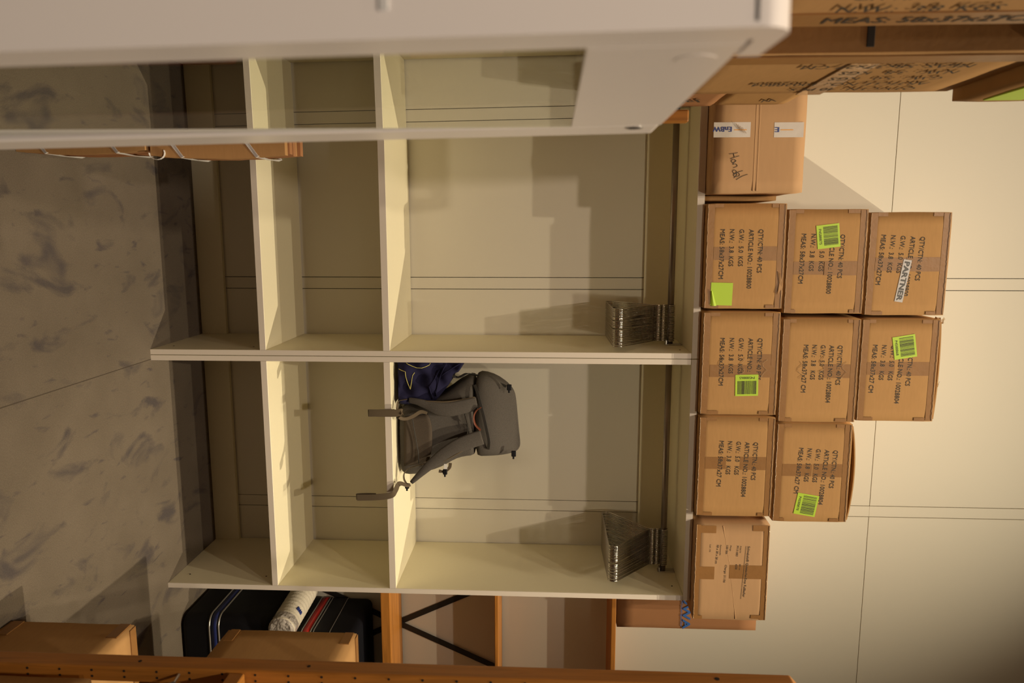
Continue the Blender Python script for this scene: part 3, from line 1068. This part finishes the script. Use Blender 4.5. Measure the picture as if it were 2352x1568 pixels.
def case_bm(x0, x1, y0, y1, z0, z1, r=.045, edge=.03):
    bm = bmesh.new()
    L_ = []
    N = 10

    def outline(ins):
        pts = []
        for (cx, cy, a0) in ((x0 + r, y0 + r, PI), (x1 - r, y0 + r, 1.5 * PI), (x1 - r * .6, y1 - r * .6, 0), (x0 + r * .6, y1 - r * .6, .5 * PI)):
            rr = (r if cy < (y0 + y1) / 2 else r * .6) - ins
            for k in range(N + 1):
                t = a0 + .5 * PI * k / N
                pts.append((cx + rr * math.cos(t), cy + rr * math.sin(t)))
        return pts
    lv = []
    for k in range(6):
        t = k / 5 * PI / 2
        lv.append((z0 + edge * (1 - math.sin(t)), edge * (1 - math.cos(PI / 2 - t)) if False else edge * (1 - math.sin(PI / 2 - (PI / 2 - t)) if False else 1 - math.sin(t)) * 0 + edge * (1 - math.cos(PI / 2 - t)) * 0))
    lv = []
    for k in range(6):
        t = k / 5 * PI / 2
        lv.append((z0 + edge * (1 - math.cos(t)), edge * (1 - math.sin(t))))
    up = [(z0 + z1 - z, i) for z, i in reversed(lv)]
    for z, ins in lv + up:
        L_.append([bm.verts.new((x, y, z)) for x, y in outline(ins)])
    n = len(L_[0])
    for i in range(len(L_) - 1):
        for k in range(n):
            bm.faces.new((L_[i][k], L_[i][(k + 1) % n], L_[i + 1][(k + 1) % n], L_[i + 1][k]))
    bm.faces.new(L_[0][::-1])
    bm.faces.new(L_[-1])
    return bm, outline


def case(x0, x1, y0, y1, z0, z1, bands, label):
    c = empty('equipment_case', ((x0 + x1) / 2, (y0 + y1) / 2, z0), label, 'case')
    bm, ol = case_bm(x0, x1, y0, y1, z0, z1)
    obj('case_shell', bm, M['black'], c, True)
    for za, zb_, mt, out in bands:
        bm = bmesh.new()
        o1 = ol(-out)
        o2 = ol(.004)
        ri = [[bm.verts.new((x, y, z)) for x, y in o_] for o_, z in ((o2, za), (o1, za), (o1, zb_), (o2, zb_))]
        n = len(o1)
        for a in range(3):
            for k in range(n):
                bm.faces.new((ri[a][k], ri[a][(k + 1) % n], ri[a + 1][(k + 1) % n], ri[a + 1][k]))
        bmesh.ops.recalc_face_normals(bm, faces=bm.faces)
        obj('trim_band', bm, M[mt], c, True, {'silver': 'silver trim band', 'blueband': 'dark blue band', 'redband': 'red band'}[mt])
    return c


case(1.072, 1.70, .06, .425, 0, .368, [(.118, .123, 'silver', .004), (.128, .152, 'blueband', .002), (.156, .161, 'silver', .004)], 'lower black hard-shell case with a dark blue band standing on the carpet')
case(1.160, 1.68, .10, .425, .3695, .695, [(.468, .472, 'silver', .004), (.475, .502, 'redband', .002), (.505, .509, 'silver', .004), (.517, .520, 'silver', .003), (.585, .587, 'silver', .002)], 'upper black hard-shell case with a bright red band, beside the wrapped roll')
rl = empty('wrapped_roll', (1.13, .2, .37), 'pale foam roll with film-wrapped end lying on the lower black case', 'roll')
ra, rb_ = Vector((1.102, .035, .4235)), Vector((1.080, .41, .4235))
dr = (rb_ - ra)
n_ = 60
pts = [ra + dr * k / n_ for k in range(n_ + 1)]
obj('foam_wrap', tube(pts, [.0525 + .0012 * math.sin(k * 1.7) for k in range(n_ + 1)], 28), M['foam'], rl, True)
bm = tube([ra + dr * t for t in (-.025, -.02, .0, .03, .08, .12)], [.03, .045, .052, .0545, .0545, .0535], 20)
for v in bm.verts:
    v.co += noise.noise_vector(v.co * 55) * .005
obj('film_end', bm, M['film'], rl)
for v_, u_ in ((706, 1395), (712, 1380), (722, 1362), (704, 1403)):
    p = at(v_, u_, .12)
    d_ = (p - (ra + dr * ((p - ra).dot(dr) / dr.length_squared)))
    cpt = ra + dr * ((p - ra).dot(dr) / dr.length_squared) + d_.normalized() * .054
    obj('blue_mark', boxbm(cpt.x - .004, cpt.x + .004, cpt.y - .008, cpt.y + .008, cpt.z - .004, cpt.z + .002), M['blueink'], rl)

# ================================================================== RIGHT FOREGROUND
PX, PY = .4015, -1.3
pf = empty('pine_shelving_unit', (.55, -1.7, 0), 'pine shelving unit in the right foreground, its drilled post running the full height', 'shelving unit')


def post(x0, x1, y0, y1, z1, name='upright_post', par=None, holes=True):
    bm = boxbm(x0, x1, y0, y1, 0, z1 + .028)
    for v in bm.verts:
        if v.co.z > 1 and v.co.x < (x0 + x1) / 2:
            v.co.z = z1 - .002
    bmesh.ops.bevel(bm, geom=bm.edges[:], offset=.003, segments=2, affect='EDGES', profile=.5)
    o = obj(name, bm, M['pine_z'], par)
    if holes:
        z = .30
        while z < z1 - .12:
            for xx in (.009, .022):
                obj('peg_hole', tube([(x0 + xx, y0 - .0006, z), (x0 + xx, y0 + .004, z)], .0026, 8), M['metalhole'], o)
            z += .0665
    return o


p1_ = post(PX, PX + .033, PY, PY + .042, 1.945, par=pf)
post(PX + .27, PX + .303, PY, PY + .042, 1.945, par=pf, holes=False)
post(PX, PX + .033, PY - .44, PY - .40, 1.945, par=pf, holes=False)
post(PX + .27, PX + .303, PY - .44, PY - .40, 1.945, par=pf, holes=False)
for yy in (PY + .005, PY - .43):
    for z in (.12, .7, 1.3, 1.86):
        obj('ladder_rung', boxbm(PX + .0335, PX + .2695, yy, yy + .025, z, z + .03, .002), M['pine_x'], pf)
for z in (.225, .848):
    obj('shelf_board', boxbm(PX + .004, PX + .30, PY - .395, PY - .003, z, z + .031, .002), M['pine_y'], pf)
for zz, yy in ((.655, PY + .02), (1.0, PY + .02)):
    obj('screw_hole', tube([(PX - .0008, yy, zz), (PX + .004, yy, zz)], .0035, 8), M['metalhole'], p1_)
obj('screw_hole', tube([(PX - .0008, PY + .02, 1.80), (PX + .004, PY + .02, 1.80)], .005, 8), M['metalhole'], p1_)
obj('shelf_peg', tube([(PX + .012, PY - .001, .745), (PX + .016, PY - .02, .745), (PX + .022, PY - .022, .73)], .0028, 6), M['silver'], pf)
q_ = empty('shipping_carton', (.55, -1.6, .256), 'carton with black handwriting on the low board of the foreground pine shelving, bottom right corner', 'carton')
obj('carton_body', carton_body(PX + .012, PX + .29, -1.66, -1.32, .2565, .58, .004, .001, 51), M['card'], q_, True)
bm = bmesh.new()
for cx_, cy_ in ((-1.44, .50), (-1.47, .45), (-1.50, .52), (-1.53, .47)):
    tube([(PX + .011, cx_ + .012 * math.cos(t), cy_ + .012 * math.sin(t)) for t in [PI * k / 5 for k in range(9)]], .002, 4, bm)
obj('handwriting', bm, M['pen'], q_)

# second pine unit behind the post, carrying the upper carton
p2 = empty('pine_shelving_unit', (.95, -.98, 0), 'pine shelving unit behind the foreground post, mostly hidden, carrying the overhanging carton', 'shelving unit')
for xx in (1.045, 1.33):
    for yy in (-.82, -.395):
        obj('upright_post', boxbm(xx, xx + .03, yy, yy + .04, 0, .363, .002), M['pine_z'], p2)
obj('shelf_board', boxbm(1.04, 1.37, -.82, -.35, .364, .395, .002), M['pine_y'], p2)


def side_carton(name_, x0, x1, y0, y1, z0, z1, label, seed, flaps=True):
    e = empty('shipping_carton', ((x0 + x1) / 2, (y0 + y1) / 2, z0), label, 'carton')
    obj('carton_body', carton_body(x0, x1, y0, y1, z0, z1, .004, .001, seed), M['card'], e, True)
    # tape folded over the far vertical corner and along the top
    for zz in (z0 + .012, z1 - .04):
        obj('packing_tape', boxbm(x0 - .0022, x0 + .0015, y1 - .07, y1 - .003, zz, zz + .03, .0004), M['tape'], e)
    obj('packing_tape', boxbm(x0 + .004, x1 - .004, y1 - .028, y1 - .002, z1 - .001, z1 + .0022, .0004), M['tape'], e)
    return e


side_carton('a', .604, .775, -1.26, -.80, 0, .352, 'plain carton on the carpet at the bottom right, behind the pine post', 61)
side_carton('b', .877, 1.25, -.80, -.35, .396, .836, 'plain carton overhanging a hidden shelf in front of the black cases', 62)

# ================================================================== STRAPPED CARTON BUNDLES


def bundle(x0, x1, y0, y1, z0, z1, n, label, tilt, loop=False):
    e = empty('flat_carton_bundle', ((x0 + x1) / 2, (y0 + y1) / 2, z0), label, 'carton bundle')
    d = (y1 - y0) / n
    for k in range(n):
        xe = x1 - random.uniform(0, .006)
        bm = boxbm(x0, xe, y0 + d * k + .0006, y0 + d * (k + 1) - .0006, z0 + random.uniform(0, .004), z1 - random.uniform(0, .012))
        bmesh.ops.subdivide_edges(bm, edges=[e_ for e_ in bm.edges if abs(e_.verts[0].co.z - e_.verts[1].co.z) > .1], cuts=6)
        for v in bm.verts:
            s = (v.co.z - z0) / (z1 - z0)
            v.co.x += .008 * math.sin(PI * s) * (1 if v.co.x > (x0 + x1) / 2 else 0) + noise.noise(Vector((k * 3.1, v.co.z * 12, z0))) * .004
        obj('flat_carton', bm, M['card_red'] if k % 3 else M['card'], e)
    for t in (.18, .72):
        zz = z0 + (z1 - z0) * t
        path = [(x0 - .002, y0 - .002, zz - .06), (x1 - .05, y0 - .0025, zz - .02), (x1 + .004, y0 - .003, zz + .02), (x1 + .007, (y0 + y1) / 2, zz + .03), (x1 + .004, y1 + .003, zz + .04), (x0 - .002, y1 + .003, zz - .03), (x0 - .004, (y0 + y1) / 2, zz - .05), (x0 - .002, y0 - .002, zz - .06)]
        obj('strapping_band', ribbon(path, .011, (0, 0, 1), .0012), M['strap'], e)
    if loop:
        c = Vector((x1 + .012, y0 - .002, z0 + .02))
        pts = [c + Vector((-.02 + .018 * math.sin(t), 0, .022 * math.cos(t))) for t in [PI * k / 8 for k in range(-1, 9)]]
        obj('strap_end', ribbon(pts, .009, (0, 1, 0), .0012), M['strap'], e)
    return e


bundle(-.748, -.668, -.60, -.47, .001, .375, 6, 'lower strapped bundle of flat cartons standing on the carpet', 0)
bundle(-.745, -.655, -.595, -.48, .379, .765, 5, 'upper strapped bundle of flat cartons with a loose white strap loop', 0, True)

# ================================================================== LEFT SHELF AND CARTONS
XB = -.737
ws = empty('pine_shelving_unit', (-.95, -1.2, 0), 'tall pine shelving unit behind the white cooler, only its post top showing', 'shelving unit')
for z in (.30, 1.0, 1.682):
    obj('shelf_board', boxbm(-1.098, -.7525, -1.93 if z > 1.6 else -1.595, -.4595, z, z + .033, .003), M['pine_y'], ws)
for xx in (-1.10, -.786):
    for yy in (-.458, -1.60):
        obj('upright_post', boxbm(xx, xx + .034, yy, yy + .040, 0, 1.856, .005, 2), M['pine_z'], ws)


def left_carton(name_, x0, x1, y0, y1, z0, z1, label, seed, m_='card', group=None):
    e = empty('shipping_carton', ((x0 + x1) / 2, (y0 + y1) / 2, z0), label, 'carton', group)
    obj('carton_body', carton_body(x0, x1, y0, y1, z0, z1, .005, .001, seed), M[m_], e, True)
    return e


EY, EYZ = (0, 1, 0), (0, 0, 1)


def side_text(par, lines, y, z, hgt, rot, x, m_='ink', lift=.003):
    # plane facing +x : local x -> +y, local y -> +z
    for ln in lines:
        V, F = textmesh([ln], .01)
        obj('printed_line', place(V, F, (x, y, z), EY, EZ, rot, lift), M[m_], par)


b1 = left_carton('b', -1.30, XB, -1.315, -.965, 1.716, 2.296, 'tall taped carton on end with sideways print, above the white cooler', 71)
side_text(b1, [(PRINT_B[k], 0, .052 * (4 - k) - .10, .026, [.245, .335, .205, .205, .29][k]) for k in range(5)], -1.15, 2.20, .02, -PI / 2, XB)
obj('packing_tape', boxbm(XB - .001, XB + .0022, -1.312, -1.262, 1.72, 2.29, .0004), M['tape'], b1)
obj('packing_tape', boxbm(XB - .1, XB - .004, -1.3172, -1.313, 1.72, 2.29, .0004), M['tape'], b1)
obj('packing_tape', boxbm(XB + .0, XB + .0028, -1.26, -.968, 1.985, 2.035, .0004), M['cleartape'], b1)
obj('flap_gap', boxbm(XB - .075, XB - .012, -1.3185, -1.3, 1.985, 1.998, .001), M['metalhole'], b1)
b2 = left_carton('c', -1.28, XB + .022, -1.33, -.975, 2.299, 2.75, 'carton with a green sticker standing on the tall sideways-printed one', 72)
obj('green_sticker', boxbm(XB + .020, XB + .0245, -1.19, -1.01, 2.345, 2.42, .0004), M['green'], b2)
b3 = left_carton('d', -1.28, XB, -1.92, -1.50, 1.716, 2.30, 'nearest taped carton at the top left corner, strongly out of focus', 73)
side_text(b3, [(PRINT_A[k], 0, .052 * (4 - k) - .10, .026, [.245, .335, .205, .205, .29][k]) for k in range(5)], -1.62, 1.84, .02, PI / 2, XB)
obj('packing_tape', boxbm(XB - .001, XB + .0022, -1.56, -1.503, 1.72, 2.296, .0004), M['tape'], b3)
b3b = left_carton('d', -1.28, XB, -1.92, -1.50, 2.303, 2.80, 'uppermost out-of-focus carton at the top left edge', 74)
e1 = left_carton('e', -1.2, -.79, -.86, -.47, 1.716, 1.912, 'small carton with a pen scribble on the high shelf beside the orange post', 75, 'card_red')
side_text(e1, [('Jaf', 0, 0, .035, .06)], -.60, 1.86, .02, -1.2, -.79, 'pen')
e2 = left_carton('f', -1.2, -.79, -.86, -.485, 1.914, 2.105, 'small carton marked with a pen W, stacked on the scribbled one', 76)
side_text(e2, [('W', 0, 0, .035, .04)], -.60, 2.05, .02, -1.2, -.79, 'pen')

# ================================================================== WHITE COOLER
XC = -.576
YN, YFAR = -2.132, -1.630
ZT = 1.592
X0 = XC - .56
co = empty('display_cooler', (XC - .3, -1.88, 0), 'white display cooler with a mirroring glass door in the left foreground', 'cooler')
W0, W1, V0, V1 = -2.088, -1.708, .50, 1.4865      # the pane
th = .03


def plate(y0, y1, z0, z1, name='door_frame', bev=.002, x0=XC - th, x1=XC):
    return obj(name, boxbm(x0, x1, y0, y1, z0, z1, bev, 2), M['lacquer'], co)


plate(-2.100, W0, .10, ZT - .001)
plate(W1, YFAR, .10, ZT - .001, bev=.004)
plate(W0 - .0005, W1 + .0005, V1, ZT - .001, bev=.0008)
plate(W0 - .0005, W1 + .0005, .10, V0, bev=.0008)
bm = boxbm(XC - .0075, XC - .0045, W0, W1, V0, V1)
for v in bm.verts:
    v.co.x += .0105 * (v.co.z - 1.08)
obj('glass_pane', bm, M['glass'], co)
# cabinet behind the door
obj('rear_wall', boxbm(X0, X0 + .03, -2.10, YFAR - .001, .05, ZT - .002, .002), M['lacquer'], co)
obj('far_wall', boxbm(X0 + .031, XC - th - .001, YFAR - .03, YFAR - .002, .05, ZT - .002, .002), M['lacquer'], co)
obj('cabinet_top', boxbm(X0 + .031, XC - th - .001, -2.10, YFAR - .031, ZT - .04, ZT - .003, .002), M['lacquer'], co)
obj('cooler_base', boxbm(X0 + .031, XC - th - .001, -2.10, YFAR - .031, .03, .16, .004), M['lacquer'], co)
obj('inner_lining', boxbm(X0 + .032, X0 + .036, -2.09, YFAR - .033, .17, ZT - .042), M['blackmetal'], co)
obj('inner_lining', boxbm(X0 + .037, XC - th - .003, YFAR - .037, YFAR - .033, .17, ZT - .042), M['blackmetal'], co)
for z in (.55, .87, 1.30):
    sh_ = obj('wire_rack', boxbm(X0 + .04, XC - .06, -2.085, YFAR - .04, z, z + .004), M['blackmetal'], co)
for z in (.04,):
    for yy in (-2.05, -1.70):
        obj('foot', tube([(XC - .06, yy, 0), (XC - .06, yy, .031)], .02, 12), M['black'], co)
        obj('foot', tube([(X0 + .06, yy, 0), (X0 + .06, yy, .031)], .02, 12), M['black'], co)
# near side with its rounded top edge
bm = bmesh.new()
sec = [(-2.101, .03), (YN, .03)]
R_ = .020
for k in range(9):
    t = PI - PI / 2 * k / 8
    sec.append((YN + R_ + R_ * math.cos(t), 1.611 - R_ + R_ * math.sin(t)))
sec += [(-2.054, 1.609), (-2.054, 1.5935), (-2.101, 1.5935)]
A = [bm.verts.new((XC + .0004, y, z)) for y, z in sec]
B = [bm.verts.new((X0, y, z)) for y, z in sec]
for k in range(len(sec)):
    j = (k + 1) % len(sec)
    bm.faces.new((A[k], A[j], B[j], B[k]))
bm.faces.new(A[::-1])
bm.faces.new(B)
bmesh.ops.recalc_face_normals(bm, faces=bm.faces)
obj('near_side', bm, M['lacquer'], co)
obj('trim_groove', boxbm(X0, XC - .003, YN - .0006, YN + .003, 1.586, 1.5878), M['inkgrey'], co)
obj('side_rail', boxbm(-.75, XC - .016, YN - .0012, YN + .001, 1.358, 1.3645, .0006, 1), M['strap'], co)
lk = obj('lock', tube([(XC - .001, -1.692, 1.562), (XC + .0010, -1.692, 1.562)], .0105, 24), M['silver'], co)
obj('keyhole', tube([(XC + .0008, -1.692, 1.562), (XC + .0015, -1.692, 1.562)], .0072, 16), M['metalhole'], lk)
obj('round_cap', tube([(XC - .001, -2.048, 1.566), (XC + .0004, -2.048, 1.566)], .0145, 28), M['lacquer'], co)
cr = empty('drink_crate', (XC - .15, -1.9, 1.305), 'red crate with pale letters, dimly seen through the glass door of the cooler', 'crate')
obj('crate_body', boxbm(XC - .26, XC - .075, -2.05, -1.72, 1.3045, 1.42, .006, 2), M['redband'], cr)
cr2 = empty('drink_crate', (XC - .15, -1.9, .875), 'lower red crate with pale letters behind the glass door of the cooler', 'crate')
obj('crate_body', boxbm(XC - .26, XC - .075, -2.06, -1.70, .8745, 1.10, .006, 2), M['redband'], cr2)
V, F = textmesh([('OO', 0, 0, .05, .1)], .02)
obj('crate_lettering', place(V, F, (XC - .075, -1.95, .95), EY, EZ, 0, .001), M['strap'], cr2)
co.rotation_euler = (0, -.017, 0)
co.location.x += .0265
co.location.z = .006
